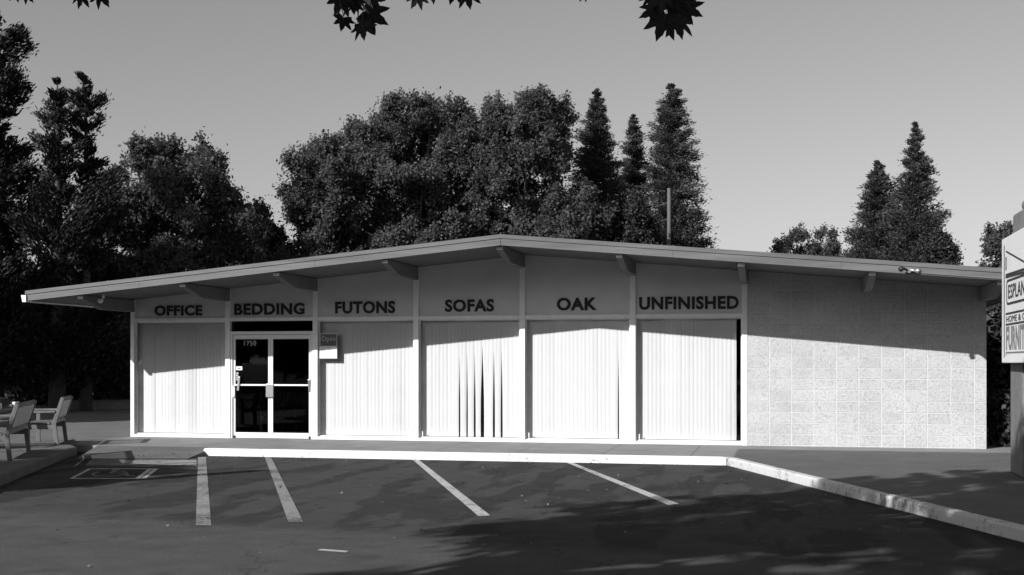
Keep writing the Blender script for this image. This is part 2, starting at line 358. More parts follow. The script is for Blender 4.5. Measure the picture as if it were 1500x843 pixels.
arc = [(.42 + .22 * math.cos(t), .52 + .26 * math.sin(t)) for t in np.linspace(R(-60), R(215), 18)]
stroke(arc, .05); stroke([(.42, .22), (.42, .48), (.62, .48), (.72, .74), (.80, .70)]); stroke([(.42, .34), (.58, .34)], .05)
b.add([(*bil(.42 + .06 * math.cos(t), .145 + .06 * math.sin(t)), .0045) for t in np.linspace(0, 2 * math.pi, 12, endpoint=False)], [tuple(range(12))])
o = b.build('symbol', M['symbol'], root); o.matrix_parent_inverse = Matrix.Translation(root.location).inverted()

# ------------------------------------------------------------------ the shop
shop = empty('furniture_store', (0, 0, 0))
tag(shop, 'low gabled furniture store with white window bays, deep eaves and a block end wall', 'store')
PK, SL, SR = .256, .0940, .0888           # ridge x and the two roof slopes
ZB, TH = 3.834, .155                      # soffit level at the ridge, roof edge thickness
def zs(x, up=0.): return ZB + up - (SL * (PK - x) if x < PK else SR * (x - PK))
XL, XR, YF, YB = -9.33, 9.78, -2.10, 14.6
# roof
rf = MB(); rf.prism([(XL + .03, zs(XL + .03)), (PK, zs(PK)), (XR - .03, zs(XR - .03)), (XR - .03, zs(XR - .03, TH)), (PK, zs(PK, TH)), (XL + .03, zs(XL + .03, TH))], 'y', YF + .03, YB)
roof = rf.build('roof', M['soffit'], shop)
cv = MB()
cv.prism([(XL - .03, zs(XL, TH - .042)), (PK, zs(PK, TH - .042)), (XR + .03, zs(XR, TH - .042)), (XR + .03, zs(XR, TH + .03)), (PK, zs(PK, TH + .03)), (XL - .03, zs(XL, TH + .03))], 'y', YF - .016, YF - .001)
cv.build('roof_edge_strip', M['fascia'], roof)
fc = MB()
def fboard(xa, xb):
    fc.prism([(xa, zs(xa, -.012)), (xb, zs(xb, -.012)), (xb, zs(xb, TH)), (xa, zs(xa, TH))], 'y', YF, YF + .028)
cuts = [XL, -6.9, -3.3, PK - .002]
for a, b_ in zip(cuts, cuts[1:]): fboard(a + .002, b_ - .002)
cuts = [PK + .002, 3.35, 6.2, XR]
for a, b_ in zip(cuts, cuts[1:]): fboard(a + .002, b_ - .002)
fc.build('fascia', M['fascia'], roof)
s = MB()
s.box(XL, XL + .028, YF + .03, YB, zs(XL, -.012), zs(XL, TH)); s.build('side_fascia', M['fascia'], roof); s = MB(); s.box(XR - .028, XR, YF + .03, YB, zs(XR, -.012), zs(XR, TH))
s.build('side_fascia', M['fascia'], roof)
g = MB(); gz = zs(XL)
g.prism([(XL - .002, gz + .10), (XL - .002, gz - .035), (XL - .075, gz - .035), (XL - .105, gz + .10), (XL - .095, gz + .10), (XL - .07, gz - .028), (XL - .01, gz - .028), (XL - .01, gz + .10)], 'y', YF - .02, YB)
g.prism([(XL - .002, gz + .10), (XL - .002, gz - .035), (XL - .075, gz - .035), (XL - .105, gz + .10)], 'y', YF - .035, YF - .021)
g.build('gutter', M['white'], roof)
# posts (white box columns between the bays)
colx = [(-8.281, -8.195), (-6.115, -6.005), (-4.180, -4.072), (-2.033, -1.919), (.155, .267), (2.340, 2.450), (4.472, 4.575)]
for (a, b_) in colx:
    p = MB(); cxm = (a + b_) / 2
    p.prism([(a, GZ), (b_, GZ), (b_, zs(b_, -.004)), (a, zs(a, -.004))], 'y', 0, .24); p.build('post', M['white'], shop, bevel=.006)
# header panels, transom rails, sills, windows
TZ0, TZ1 = 2.565, 2.640
WORDS = [('OFFICE', -7.742, -6.648, 2.690, 2.905), ('BEDDING', -5.925, -4.370, 2.690, 2.930), ('FUTONS', -3.703, -2.421, 2.700, 2.950), ('SOFAS', -1.378, -.369, 2.715, 2.965), ('OAK', .896, 1.692, 2.722, 2.975), ('UNFINISHED', 2.516, 4.410, 2.722, 2.975)]
for i in range(6):
    a, b_ = colx[i][1], colx[i + 1][0]
    p = MB(); p.prism([(a, TZ1), (b_, TZ1), (b_, zs(b_, -.004))] + ([(PK, zs(PK, -.004))] if a < PK < b_ else []) + [(a, zs(a, -.004))], 'y', .045, .12)
    p.build('header_panel', M['panel'], shop)
    p = MB(); p.box(a, b_, .022, .044, zs((a + b_) / 2) - 1, zs((a + b_) / 2) - 1 + .001) if False else None
    r = MB(); r.box(a, b_, .012, .2, TZ0, TZ1); r.build('transom_rail', M['white'], shop, bevel=.005)
    w_ = WORDS[i]; t = text_mb(w_[0], w_[1], w_[2], w_[3], w_[4], .036, .016)
    t.v = [(x, y + .0445, z) for x, y, z in t.v]; t.build('lettering', M['letter'], shop)
def make_window(i):
    a, b_ = colx[i][1], colx[i + 1][0]
    f = MB(); z0 = GZ + .002
    f.box(a, b_, .004, .22, z0, z0 + .058)                      # sill
    f.box(a, a + .022, .07, .11, z0 + .058, TZ0); f.box(b_ - .022, b_, .07, .11, z0 + .058, TZ0)
    f.box(a + .022, b_ - .022, .07, .11, TZ0 - .022, TZ0); f.box(a + .022, b_ - .022, .07, .11, z0 + .058, z0 + .08)
    fr = f.build('window', M['white'], shop, bevel=.004)
    p = MB(); p.box(a + .022, b_ - .022, .086, .092, z0 + .08, TZ0 - .022); p.build('pane', M['glass'], fr)
    # vertical vinyl slats hung from a rail
    bl = MB(); x = a + .006; pitch = .079; k = 0; yb = .195
    end = b_ - .03 - (.13 if i == 5 else 0)
    r2 = random.Random(40 + i)
    ztop, zbot = TZ0 - .03, z0 + .085
    bl.box(a + .03, b_ - .03, yb - .02, yb + .03, ztop, ztop + .028)
    while x < end:
        ang = R(5 + r2.uniform(-5, 5)); sh_ = 0; u = (x - a) / (b_ - a); dx = 0; tw = 0
        if i == 3:
            for gp, op in ((10, .022), (12, .022), (14, .025), (16, .042), (19, .027), (21, .026)):
                if k == gp - 1: sh_ -= op
                if k == gp: sh_ += op
        if i == 4 and .84 < u: sh_ = -.020 if k == 22 else (.014 if k == 23 else 0)
        if i == 5 and u > .80: tw = R(r2.uniform(0, 12))
        if i == 2 and u > .72: tw = R(r2.uniform(0, 12))
        if i == 0: ang += R(r2.uniform(-9, 7))
        wd = .089; n_ = 4; top_a, bot_a = ang, ang + tw
        V = []; F = []
        nz_ = 7
        for iz in range(nz_):
            t = iz / (nz_ - 1); z = ztop + (zbot - ztop) * t
            aa = top_a + (bot_a - top_a) * min(1, t * 1.6); sway = r2.uniform(-.0012, .0012) + sh_ * min(1, max(0, t - .12) * 1.7)
            for j in range(n_ + 1):
                q = j / n_ - .5; bow = .006 * (1 - 4 * q * q)
                V.append((x + wd * .5 + q * wd * math.cos(aa) + sway, yb + (k % 2) * .0016 + q * wd * math.sin(aa) - bow, z))
        for iz in range(nz_ - 1):
            for j in range(n_): F.append((iz * (n_ + 1) + j, iz * (n_ + 1) + j + 1, (iz + 1) * (n_ + 1) + j + 1, (iz + 1) * (n_ + 1) + j))
        bl.add(V, F); x += pitch; k += 1
    ob = bl.build('blind', M['blind'], fr)
    ob.data.polygons.foreach_set('use_smooth', [True] * len(ob.data.polygons))
    if i in (3, 4, 5):
        c = MB(); c.box(a + .055, a + .075, .062, .068, z0 + .09, z0 + .19); c.build('bracket', M['bracket'], fr)
    return fr
for i in (0, 2, 3, 4, 5): make_window(i)
# entrance: transom light, frame, two glazed doors
DX0, DX1 = -6.005, -4.180
fr = MB()
fr.box(DX0, DX0 + .045, .02, .16, GZ, 2.35); fr.box(DX1 - .045, DX1, .02, .16, GZ, 2.35)
fr.box(DX0, DX1, .021, .16, 2.285, 2.35)
ef = fr.build('door_frame', M['door_frame'], shop, bevel=.004)
p = MB(); p.box(DX0, DX1, .09, .096, 2.35, TZ0); p.build('transom_pane', M['door_glass'], ef)
mid = (DX0 + DX1) / 2 - .03
def door(x0, x1, hinge):
    z0, z1 = GZ + .008, 2.275
    st = .052; d = MB(); y0, y1 = .05, .095
    d.box(x0, x0 + st, y0, y1, z0, z1); d.box(x1 - st, x1, y0, y1, z0, z1)
    d.box(x0 + st, x1 - st, y0, y1, z1 - .085, z1); d.box(x0 + st, x1 - st, y0, y1, z0, z0 + .115)
    o = d.build('door', M['door_frame'], shop, bevel=.004)
    q = MB(); q.box(x0 + st, x1 - st, .07, .076, z0 + .115, z1 - .085); q.build('door_pane', M['door_glass'], o)
    q = MB(); q.box(x0 + st, x1 - st, .02, .045, 1.222, 1.256); q.build('push_bar', M['door_frame'], o, bevel=.004)
    h = MB(); hx = x1 - .03 if hinge < 0 else x0 + .03
    h.box(hx - .055 if hinge < 0 else hx - .045, hx + .045 if hinge < 0 else hx + .055, .0, .047, .985, 1.265)
    h.build('handle', M['chrome'], o, bevel=.012)
    h = MB(); hx = x0 + .13 if hinge < 0 else x1 - .055
    h.bar((hx, .005, 1.12), (hx + .03, .005, 1.41), .05, .025, (0, 1, 0)) if hinge < 0 else h.bar((hx + .02, .06, 1.10), (hx + .02, .02, 1.36), .05, .03, (0, 1, 0))
    h.build('bar_bracket', M['chrome'], o, bevel=.006)
    f2 = MB(); f2.box(x0 + .01 if hinge < 0 else x1 - .05, x0 + .05 if hinge < 0 else x1 - .01, .03, .049, z0 - .004, z0 + .05); f2.build('pivot', M['sign_dark'], o)
    return o
dl = door(DX0 + .048, mid - .002, -1); dr = door(mid + .002, DX1 - .048, 1)
t = text_mb('1750', -5.72, -5.45, 2.055, 2.155, -.005, .003); t.v = [(x, y + .0695, z) for x, y, z in t.v]; t.build('house_number', mat('grey_number', .55, .6), dl)
q = MB(); q.box(-5.90, -5.76, .066, .0695, 1.545, 1.625); q.build('sticker', M['bracket'], dl)
t = text_mb('1', -5.85, -5.81, 1.565, 1.605, .0, .003)
q = MB(); q.box(-5.86, -5.80, .062, .0655, 1.578, 1.594); q.build('sticker_mark', M['sign_dark'], dl)
q = MB()
for zz in (1.50, 1.455, 1.41, 1.365): q.box(-5.90, -5.845 + .006 * math.sin(zz * 90), .066, .0695, zz - .034, zz)
q.build('sticker', mat('card_stickers', .42, .6, .3, 30), dl)
h = MB(); h.prism([(-5.950, .98), (-5.915, .98), (-5.895, 1.02), (-5.895, 1.18), (-5.915, 1.22), (-5.950, 1.22)], 'y', .0, .048); h.build('side_pull', M['door_frame'], dl, bevel=.008)
# block end wall and the hidden walls
bw = MB(); bw.prism([(4.578, GZ), (8.848, GZ), (8.848, zs(8.848, -.004)), (4.578, zs(4.578, -.004))], 'y', .012, .22); bw.build('block_wall', M['block'], shop)
sw = MB()
sw.box(8.64, 8.846, .222, 13.6, GZ, zs(8.848, -.004)); sw.box(-8.279, -8.10, .242, 13.6, GZ, zs(-8.28, -.004))
sw.prism([(-8.1, GZ), (8.64, GZ), (8.64, zs(8.64, -.004)), (PK, zs(PK, -.004)), (-8.1, zs(-8.1, -.004))], 'y', 13.4, 13.6)
sw.build('side_wall', M['panel'], shop)
it = MB(); it.box(-8.08, 8.6, 7.6, 7.7, GZ, 2.9); it.build('interior_wall', M['interior'], shop)
it = MB(); it.box(-8.08, 8.6, .23, 7.6, GZ + .003, GZ + .006); it.build('interior_floor', M['carpet'], shop)
it = MB(); it.box(-8.08, 8.6, .245, 7.6, 2.70, 2.74); it.build('interior_ceiling', M['interior'], shop)
# outrigger beams under the eaves
bx_ = [-8.24, -6.06, -4.125, -1.976, .211, 2.395, 4.523, 6.72, 8.78]
for x in bx_:
    z = zs(x, -.006); b = MB(); hw = .062
    b.prism([(-.001, z), (-.001, z - .255), (-1.22, z - .255), (-1.96, z - .075), (-1.96, z)], 'x', x - hw, x + hw)
    o = b.build('beam', M['beam'], shop, bevel=.006)
    e = MB(); e.box(x - hw + .004, x + hw - .004, -1.972, -1.961, z - .072, z - .012); e.build('end_cap', M['white'], o)
# floodlights
fl = MB(); fx = 7.30; fz = zs(fx)
fl.tube([(fx, YF - .004, fz + .045), (fx, YF - .05, fz + .045)], .045, 12); fo = fl.build('floodlight', M['chrome'], shop, smooth=False)
for dx, dz in ((-.09, .03), (.09, -.01)):
    l_ = MB(); l_.tube([(fx + dx * .3, YF - .05, fz + .045), (fx + dx, YF - .11, fz + .04 + dz), (fx + dx * 1.5, YF - .17, fz + .03 + dz), (fx + dx * 1.6, YF - .20, fz + .025 + dz)], [.016, .024, .044, .046], 12)
    l_.build('lamp', M['chrome'] if dx > 0 else M['sign_dark'], fo, smooth=True)
cdt = MB(); cdt.tube([(fx + .08, YF - .012, fz + .01 - .0), (8.9, YF - .012, zs(8.9, .012))], .010, 6); cdt.build('conduit', M['beam'], fo)
sl = MB(); sx = -8.0; sl.tube([(sx, -1.55, zs(sx) - .002), (sx, -1.55, zs(sx) - .07)], .045, 10); so = sl.build('floodlight', M['chrome'], shop)
l_ = MB(); l_.tube([(sx, -1.57, zs(sx) - .07), (sx + .02, -1.62, zs(sx) - .10), (sx + .03, -1.69, zs(sx) - .13), (sx + .03, -1.71, zs(sx) - .14)], [.02, .03, .055, .05], 12); l_.build('lamp', M['lamp_glass'], so, smooth=True)

# OPEN sign in the window beside the door
os_ = empty('open_sign', (-3.85, .05, 1.78)); tag(os_, 'small Open sign with opening hours hung in the window beside the doors', 'sign')
b = MB(); b.box(-.192, .192, -.012, .010, 0, .531); b.build('backing', mat('open_sign_frame', .40, .6), os_, bevel=.003)
b = MB(); b.box(-.165, .165, -.016, -.0125, .265, .505); b.build('dark_field', mat('open_sign_field', .10, .5), os_)
t = text_mb('Open', -.145, .15, .335, .465, .0, .004); t.v = [(x, y - .0165, z) for x, y, z in t.v]; t.build('lettering', mat('open_letters', .42, .5), os_)
b = MB(); b.box(-.188, .188, -.018, -.0125, .012, .258); b.build('hours_card', M['white'], os_)
b = MB(); r3 = random.Random(3)
for row, zz in enumerate((.225, .19, .155, .125, .085)):
    x = -.155
    spans = [(.0, .10), (.13, .2)] if row < 4 else [(0, .08), (.10, .19), (.21, .30)]
    for (u0, u1) in spans:
        xx = -.15 + u0
        while xx < -.15 + u1:
            ww = r3.uniform(.010, .02); b.box(xx, xx + ww, -.020, -.0185, zz, zz + .008); xx += ww + .012
b.build('hours_print', M['sign_grey'], os_)

# ------------------------------------------------------------------ roadside sign on its masonry pillar
ps = empty('pylon_sign', (8.42, -6.5, GZ)); tag(ps, 'white two-faced roadside sign board on a dark masonry pillar at the right edge', 'sign')
def rel(b): b.v = [(x - 8.42, y + 6.5, z - GZ) for x, y, z in b.v]; return b
SX, SY0, SY1, SZ0, SZ1 = 8.29, -5.08, -7.95, 1.70, 3.46
b = MB(); b.box(SX, SX + .22, SY1, SY0, SZ0, SZ1); rel(b).build('board', M['sign_white'], ps, bevel=.012)
b = MB(); b.box(SX + .075, SX + .50, -5.95, -4.80, GZ, 3.62); b.box(SX + .22, SX + .50, -5.95, -5.0, 3.62, 3.82) 
b = MB(); b.box(8.515, 8.98, -6.3, -4.62, GZ - .0, 3.86); b.box(8.42, 8.514, -5.9, -4.98, GZ, SZ0 - .004)
rel(b).build('pillar', M['pillar'], ps, bevel=.03)
b = MB(); b.box(8.56, 8.93, -6.2, -5.0, 3.862, 4.02); rel(b).build('pillar_cap', M['pillar'], ps, bevel=.06)
def face_box(b, ya, yb, za, zb, d=.006): b.box(SX - d, SX - .0005, min(ya, yb), max(ya, yb), za, zb)
def face_text(txt, ya, yb, za, zb, m, bold=.02):
    t = text_mb(txt, 0, abs(yb - ya), za, zb, bold, .005)
    t.v = [(SX - .0005 + y, ya - x, z) for x, y, z in t.v]; rel(t).build('lettering', m, ps)
def face_line(b, p, q, wd=.022):
    b.bar((SX - .003, p[0], p[1]), (SX - .003, q[0], q[1]), wd, .0055, (1, 0, 0))
b = MB()
face_box(b, -5.285, -5.315, 1.78, 3.36)
face_line(b, (-5.45, 3.26), (-7.2, 2.93)); face_line(b, (-5.42, 2.93), (-7.2, 2.91), .03); face_line(b, (-5.42, 2.90), (-7.6, 2.86), .03)
lp = [(-5.44 - .045 * math.cos(t), 3.09 + .09 * math.sin(t)) for t in np.linspace(0, 2 * math.pi, 16)]
for p_, q_ in zip(lp, lp[1:]): face_line(b, p_, q_, .012)
def rrect(ya, yb, za, zb, r, wd):
    pp = []
    for (cy, cz, a0) in ((ya - r, zb - r, 0), (ya - r, za + r, -90), (yb + r, za + r, -180), (yb + r, zb - r, -270)):
        for tt in np.linspace(0, 1, 5): pp.append((cy + r * math.cos(R(a0 - 90 * tt)) * 1.0, cz + r * math.sin(R(a0 - 90 * tt))))
    return pp
def rr(b, ya, yb, za, zb, r, wd):
    # ya is the +y side
    pp = []
    for (cy, cz, a0) in ((ya - r, zb - r, 0), (yb + r, zb - r, 90), (yb + r, za + r, 180), (ya - r, za + r, 270)):
        for tt in np.linspace(0, 90, 6): pp.append((cy + r * math.cos(R(a0 + tt)), cz + r * math.sin(R(a0 + tt))))
    pp.append(pp[0])
    for p_, q_ in zip(pp, pp[1:]): face_line(b, p_, q_, wd)
rr(b, -5.50, -7.65, 2.52, 2.84, .07, .03)
face_line(b, (-5.42, 2.385), (-7.75, 2.385), .025); face_line(b, (-5.42, 2.235), (-7.75, 2.235), .025)
rel(b).build('rule_lines', M['sign_dark'], ps)
b = MB(); face_line(b, (-5.45, 1.845), (-7.75, 1.845), .02); face_line(b, (-5.45, 1.845), (-5.45, 1.80), .02); rel(b).build('base_rule', M['sign_grey'], ps)
face_text('ESPLANADE', -5.62, -7.52, 2.585, 2.78, M['sign_dark'], .01)
face_text('HOME & OFFICE', -5.46, -7.6, 2.265, 2.35, M['sign_dark'], .0)
face_text('FURNITURE', -5.46, -7.55, 1.875, 2.205, M['sign_grey'], .03)

# ------------------------------------------------------------------ benches
def make_bench(L, label, group):
    rt = empty('wooden_bench'); tag(rt, label, 'bench', group)
    h = L / 2
    for sx in (-1, 1):
        b = MB(); b.prism([(-.27, 0), (-.20, 0), (-.20, .60), (-.27, .60)], 'x', sx * (h - .0) - .03, sx * h + .03); b.build('leg', M['wood'], rt, bevel=.006)
        b = MB(); b.prism([(.24, 0), (.31, 0), (.265, .40), (.41, .88), (.35, .90), (.19, .42)], 'x', sx * h - .03, sx * h + .03); b.build('leg', M['wood'], rt, bevel=.006)
        b = MB(); b.prism([(-.34, .602), (.24, .602), (.26, .642), (-.34, .642)], 'x', sx * h - .045, sx * h + .045); b.build('armrest', M['wood'], rt, bevel=.01)
        b = MB(); b.prism([(-.199, .30), (.20, .30), (.21, .385), (-.199, .385)], 'x', sx * h - .018, sx * h + .018); b.build('side_rail', M['wood'], rt, bevel=.005)
    b = MB()
    for k in range(6): y = -.26 + k * .085; b.box(-h - (.0 if k else 0) + .032, h - .032, y, y + .068, .40, .424)
    b.box(-h + .032, h - .032, -.245, -.215, .31, .395)
    b.build('seat', M['wood'], rt, bevel=.004)
    b = MB()
    def bk(z): return .20 + (z - .42) / .48 * .16
    b.bar((-h + .031, bk(.86) + .02, .86), (h - .031, bk(.86) + .02, .86), .035, .075, (0, -.3, 1)); b.bar((-h + .031, bk(.47) + .03, .47), (h - .031, bk(.47) + .03, .47), .035, .07, (0, -.3, 1))
    n = int((L - .1) / .115)
    for k in range(n):
        x = -h + .07 + k * (L - .14) / (n - 1); b.bar((x, bk(.49) + .03, .50), (x, bk(.83) + .02, .825), .055, .018, (0, 1, 0))
    b.build('backrest', M['wood'], rt, bevel=.003)
    return rt
GB = 'wooden benches on the raised island'
IZ = GZ + .03
bA = make_bench(2.15, 'long slatted wooden bench seen from behind, nearest the kerb', GB); bA.location = (-7.35, -5.72, IZ); bA.rotation_euler.z = R(-63.4)
bB = make_bench(1.25, 'short wooden bench turned sideways nearest the store corner', GB); bB.location = (-8.52, -2.68, IZ); bB.rotation_euler.z = R(-65)
bC = copy_tree(bB); bC['label'] = 'wooden bench half hidden behind the long slatted bench'; bC.location = (-9.20, -4.45, IZ); bC.rotation_euler.z = R(12)
bD = copy_tree(bB); bD['label'] = 'wooden bench cut off by the left edge of the photo'; bD.location = (-6.75, -8.15, IZ); bD.rotation_euler.z = R(118)
# two pieces of furniture just inside the doors
GI = 'wooden furniture inside the doors'
bI = make_bench(1.2, 'slatted wooden bench standing inside behind the right door', 'x'); bI['group'] = GI; bI.location = (-4.75, 2.2, GZ + .007); bI.rotation_euler.z = R(10)
bJ = make_bench(.6, 'wooden armchair standing inside behind the left door', 'x'); bJ.name = 'wooden_armchair'; bJ['category'] = 'chair'; bJ['group'] = GI; bJ.location = (-5.95, 2.0, GZ + .007); bJ.rotation_euler.z = R(-70)

# ------------------------------------------------------------------ foliage
def leaf_cloud(pos, size, nrm_bias=None, aspect=1.6, tone=None, name='crown', m=None, parent=None, dirs=None):
    """one mesh of folded leaf-sized faces at the given points"""
    n = len(pos); size = np.broadcast_to(np.asarray(size, dtype=float), (n,))
    if dirs is None: d = rng.normal(size=(n, 3))
    else: d = dirs + rng.normal(size=(n, 3)) * .35
    d /= np.linalg.norm(d, axis=1, keepdims=True) + 1e-9
    nn = rng.normal(size=(n, 3))
    if nrm_bias is not None: nn = nn * .8 + nrm_bias
    sdir = np.cross(d, nn); sdir /= np.linalg.norm(sdir, axis=1, keepdims=True) + 1e-9
    up = np.cross(sdir, d)
    L = (size * aspect / 2)[:, None]; W = (size / 2)[:, None]
    V = np.empty((n, 4, 3))
    V[:, 0] = pos - d * L; V[:, 1] = pos + sdir * W + up * W * .25; V[:, 2] = pos + d * L; V[:, 3] = pos - sdir * W + up * W * .25
    V = V.reshape(-1, 3)
    me = bpy.data.meshes.new(name)
    me.vertices.add(n * 4); me.vertices.foreach_set('co', V.ravel())
    me.loops.add(n * 4); me.loops.foreach_set('vertex_index', np.arange(n * 4, dtype=np.int32))
    me.polygons.add(n); me.polygons.foreach_set('loop_start', np.arange(0, n * 4, 4, dtype=np.int32)); me.polygons.foreach_set('loop_total', np.full(n, 4, dtype=np.int32))
    at = me.attributes.new('leaf_tone', 'FLOAT', 'FACE')
    tn = rng.random(n) if tone is None else np.clip(tone + rng.normal(size=n) * .18, 0, 1)
    at.data.foreach_set('value', tn.astype(np.float32))
    me.update(calc_edges=True); me.validate()
    me.materials.append(m); o = bpy.data.objects.new(name, me); COL.objects.link(o)
    if parent: o.parent = parent
    return o

def broadleaf(name, label, x, y, h, rx, zlow, m, n_clump=60, leaves=260, lsize=.2, group=None, ry=None, shape=1.0, clump_r=.75, seed=1, trunk_r=.22, cat='tree', lobes=None, fine=.48, boxy=.8, fill=.42):
    r_ = np.random.default_rng(seed); ry = ry or rx
    lsize *= fine; leaves = int(leaves * .85 / fine ** 2); n_clump = int(n_clump * 2.3); clump_r *= .64; leaves = int(leaves * .40)
    rt = empty(name, (x, y, 0)); tag(rt, label, cat, group)
    cz = (h + zlow) / 2; rz = (h - zlow) / 2
    C = []; Rr = []
    lobes = lobes or [(0, 0, 0, 1)]
    while len(C) < n_clump:
        lb = lobes[r_.integers(len(lobes))]
        p = r_.normal(size=3); p /= np.linalg.norm(p); q = r_.random() ** (1 / 2.6)
        p = np.sign(p) * np.abs(p) ** boxy; p = p * q * lb[3]
        wz = 1 - .25 * shape * max(0, p[2])
        cr = clump_r * r_.uniform(.55, 1.25)
        C.append((lb[0] + p[0] * (rx - cr * .6) * wz, lb[1] + p[1] * (ry - cr * .6) * wz, cz + lb[2] + p[2] * (rz - cr * .5))); Rr.append(cr)
    C = np.array(C); Rr = np.array(Rr)
    D = np.linalg.norm(C[:, None] - C[None], axis=2); keep = (np.sort(D, 1)[:, 2] < 1.9 * Rr); C = C[keep]; Rr = Rr[keep]   # no clump floats free
    pos = []; tone = []; nb = []
    for c, cr in zip(C, Rr):
        k = int(leaves * (cr / clump_r) ** 2)
        # sub-sprays inside the clump give a ragged outline
        sub = r_.normal(size=(7, 3)); sub = sub / np.linalg.norm(sub, axis=1, keepdims=True) * cr * r_.uniform(.35, 1.0, size=(7, 1)) * np.array([1, 1, .75])
        sub[0] = (r_.normal() * cr * .3, r_.normal() * cr * .3, cr * r_.uniform(.7, 1.35))
        idx = r_.integers(7, size=k)
        p = c + sub[idx] * (r_.random((k, 1)) ** .5) + r_.normal(size=(k, 3)) * cr * .24
        pos.append(p); tone.append(np.full(k, r_.uniform(.2, .8))); d = p - np.array([0, 0, cz - rz * .3]); nb.append(d / (np.linalg.norm(d, axis=1, keepdims=True) + 1e-6))
    if fill:
        kf = int(sum(len(p) for p in pos) * fill); ia = r_.integers(len(C), size=kf); ib = np.argsort(D[np.ix_(keep, keep)], 1)[ia, r_.integers(1, min(7, len(C)), size=kf)]
        tt = r_.random((kf, 1)); p = C[ia] * (1 - tt) + C[ib] * tt + r_.normal(size=(kf, 3)) * clump_r * .5
        pos.append(p); tone.append(r_.uniform(.3, .7, kf)); nb.append(r_.normal(size=(kf, 3)) * .3 + np.array([0, 0, .6]))
    pos = np.concatenate(pos); tone = np.concatenate(tone); nb = np.concatenate(nb)
    leaf_cloud(pos, lsize * r_.uniform(.6, 1.25, size=len(pos)), nb, 1.9, tone, 'crown', m, rt)
    t = MB(); zt = zlow + rz * .55
    t.tube([(0, 0, -.05), (.05, .03, zlow * .5), (-.04, .06, zlow), (.05, 0, zt)], [trunk_r * 1.25, trunk_r, trunk_r * .85, trunk_r * .5], 9)
    order = np.argsort(r_.random(len(C)))[:min(14, len(C))]
    for i in order:
        c = C[i]; z0 = min(zt, max(zlow * .7, c[2] - 1.2 - r_.random()))
        a = Vector((0.0, .03, z0)); e = Vector(c); mid_ = a.lerp(e, .5) + Vector((0, 0, .35))
        t.tube([a, mid_, e], [trunk_r * .42, trunk_r * .26, trunk_r * .07], 6)
    t.build('trunk', M['bark'], rt, smooth=True)
    return rt

def conifer(name, label, x, y, h, rad, zlow, m, seed=1, lsize=.14, group=None, up=.25, dens=1.0, prof=None, bare=0, cat='tree', tipgap=.0, whorl=.36, trunk_r=.2, trunk_m=None, clumpy=.3, nbf=1.8):
    r_ = np.random.default_rng(seed); rt = empty(name, (x, y, 0)); tag(rt, label, cat, group)
    lsize *= .33; dens *= 5.2 / max(1, nbf * .9)
    pos = []; dirs = []; tone = []; t = MB()
    t.tube([(0, 0, -.05), (0, 0, h * .5), (0, 0, h)], [trunk_r, trunk_r * .6, .02], 8)
    z = zlow
    prof = prof or (lambda u: (1 - u) ** .8)
    while z < h - .05:
        u = (z - zlow) / (h - zlow); Rz = rad * prof(u)
        nb = max(3, int((4 + Rz * 2.2) * nbf)); a0 = r_.random() * 6.28
        for k in range(nb):
            a = a0 + k * 2 * math.pi / nb + r_.normal() * .3; zj = min(h - .06, max(zlow, z + r_.uniform(-1.2, 1.2) * whorl)); L = max(.07, rad * prof((zj - zlow) / (h - zlow)) * r_.uniform(1 - clumpy * 1.5, 1 + clumpy * .45))
            n_ = int((7 + L * 55) * dens); s_ = r_.random(n_) ** .75
            rise = up * L + r_.normal() * .12 * L
            ctr = np.stack([np.cos(a) * L * s_, np.sin(a) * L * s_, zj + rise * s_ ** 1.4], 1)
            sp = (.03 + .05 * min(L, .8) + .14 * L * (1 - s_ * .6))[:, None]
            ctr = ctr + r_.normal(size=(n_, 3)) * sp * np.array([1, 1, .6])
            pos.append(ctr); dd = np.array([math.cos(a), math.sin(a), up + .2]); dirs.append(np.tile(dd, (n_, 1))); tone.append(np.full(n_, r_.uniform(.25, .75)))
            if L > .7: t.tube([(0, 0, zj), (math.cos(a) * L * .85, math.sin(a) * L * .85, zj + rise * .8)], [.035, .008], 4, False)
        z += whorl * r_.uniform(.7, 1.3) * (.6 + .6 * (1 - u))
    pos = np.concatenate(pos); dirs = np.concatenate(dirs); tone = np.concatenate(tone)
    leaf_cloud(pos, lsize * r_.uniform(.6, 1.2, size=len(pos)), None, 3.0, tone, 'crown', m, rt, dirs)
    t.build('trunk', trunk_m or M['bark'], rt, smooth=True)
    return rt

def hedge(name, label, a, b_, h, dep_, m, n, lsize, cat='hedge', seed=3, group=None, z0=0.):
    r_ = np.random.default_rng(seed); a = np.array(a, float); b_ = np.array(b_, float); mid_ = (a + b_) / 2
    rt = empty(name, (mid_[0], mid_[1], z0)); tag(rt, label, cat, group)
    d = b_ - a; Ln = np.linalg.norm(d); d /= Ln; nrm = np.array([-d[1], d[0]])
    u = r_.uniform(-.5, .5, n) * Ln; v = r_.uniform(-.5, .5, n) * dep_
    top = h * (1 + .10 * np.sin(u * 1.7 + seed) + .07 * np.sin(u * 4.1 + 2 * seed))
    zz = r_.random(n) ** .7 * top
    pos = np.stack([d[0] * u + nrm[0] * v, d[1] * u + nrm[1] * v, zz], 1) + r_.normal(size=(n, 3)) * .09
    nb = np.stack([nrm[0] * v * 1.5, nrm[1] * v * 1.5, zz / h], 1)
    leaf_cloud(pos, lsize * r_.uniform(.6, 1.3, n), nb, 1.5, None, 'foliage', m, rt)
    t = MB()
    for k in range(max(2, int(Ln / .8))):
        q = -Ln / 2 + (k + .5) * .8; t.tube([(d[0] * q, d[1] * q, -.02), (d[0] * q + .05, d[1] * q, h * .7)], [.04, .015], 5)
    t.build('stem', M['bark'], rt); return rt

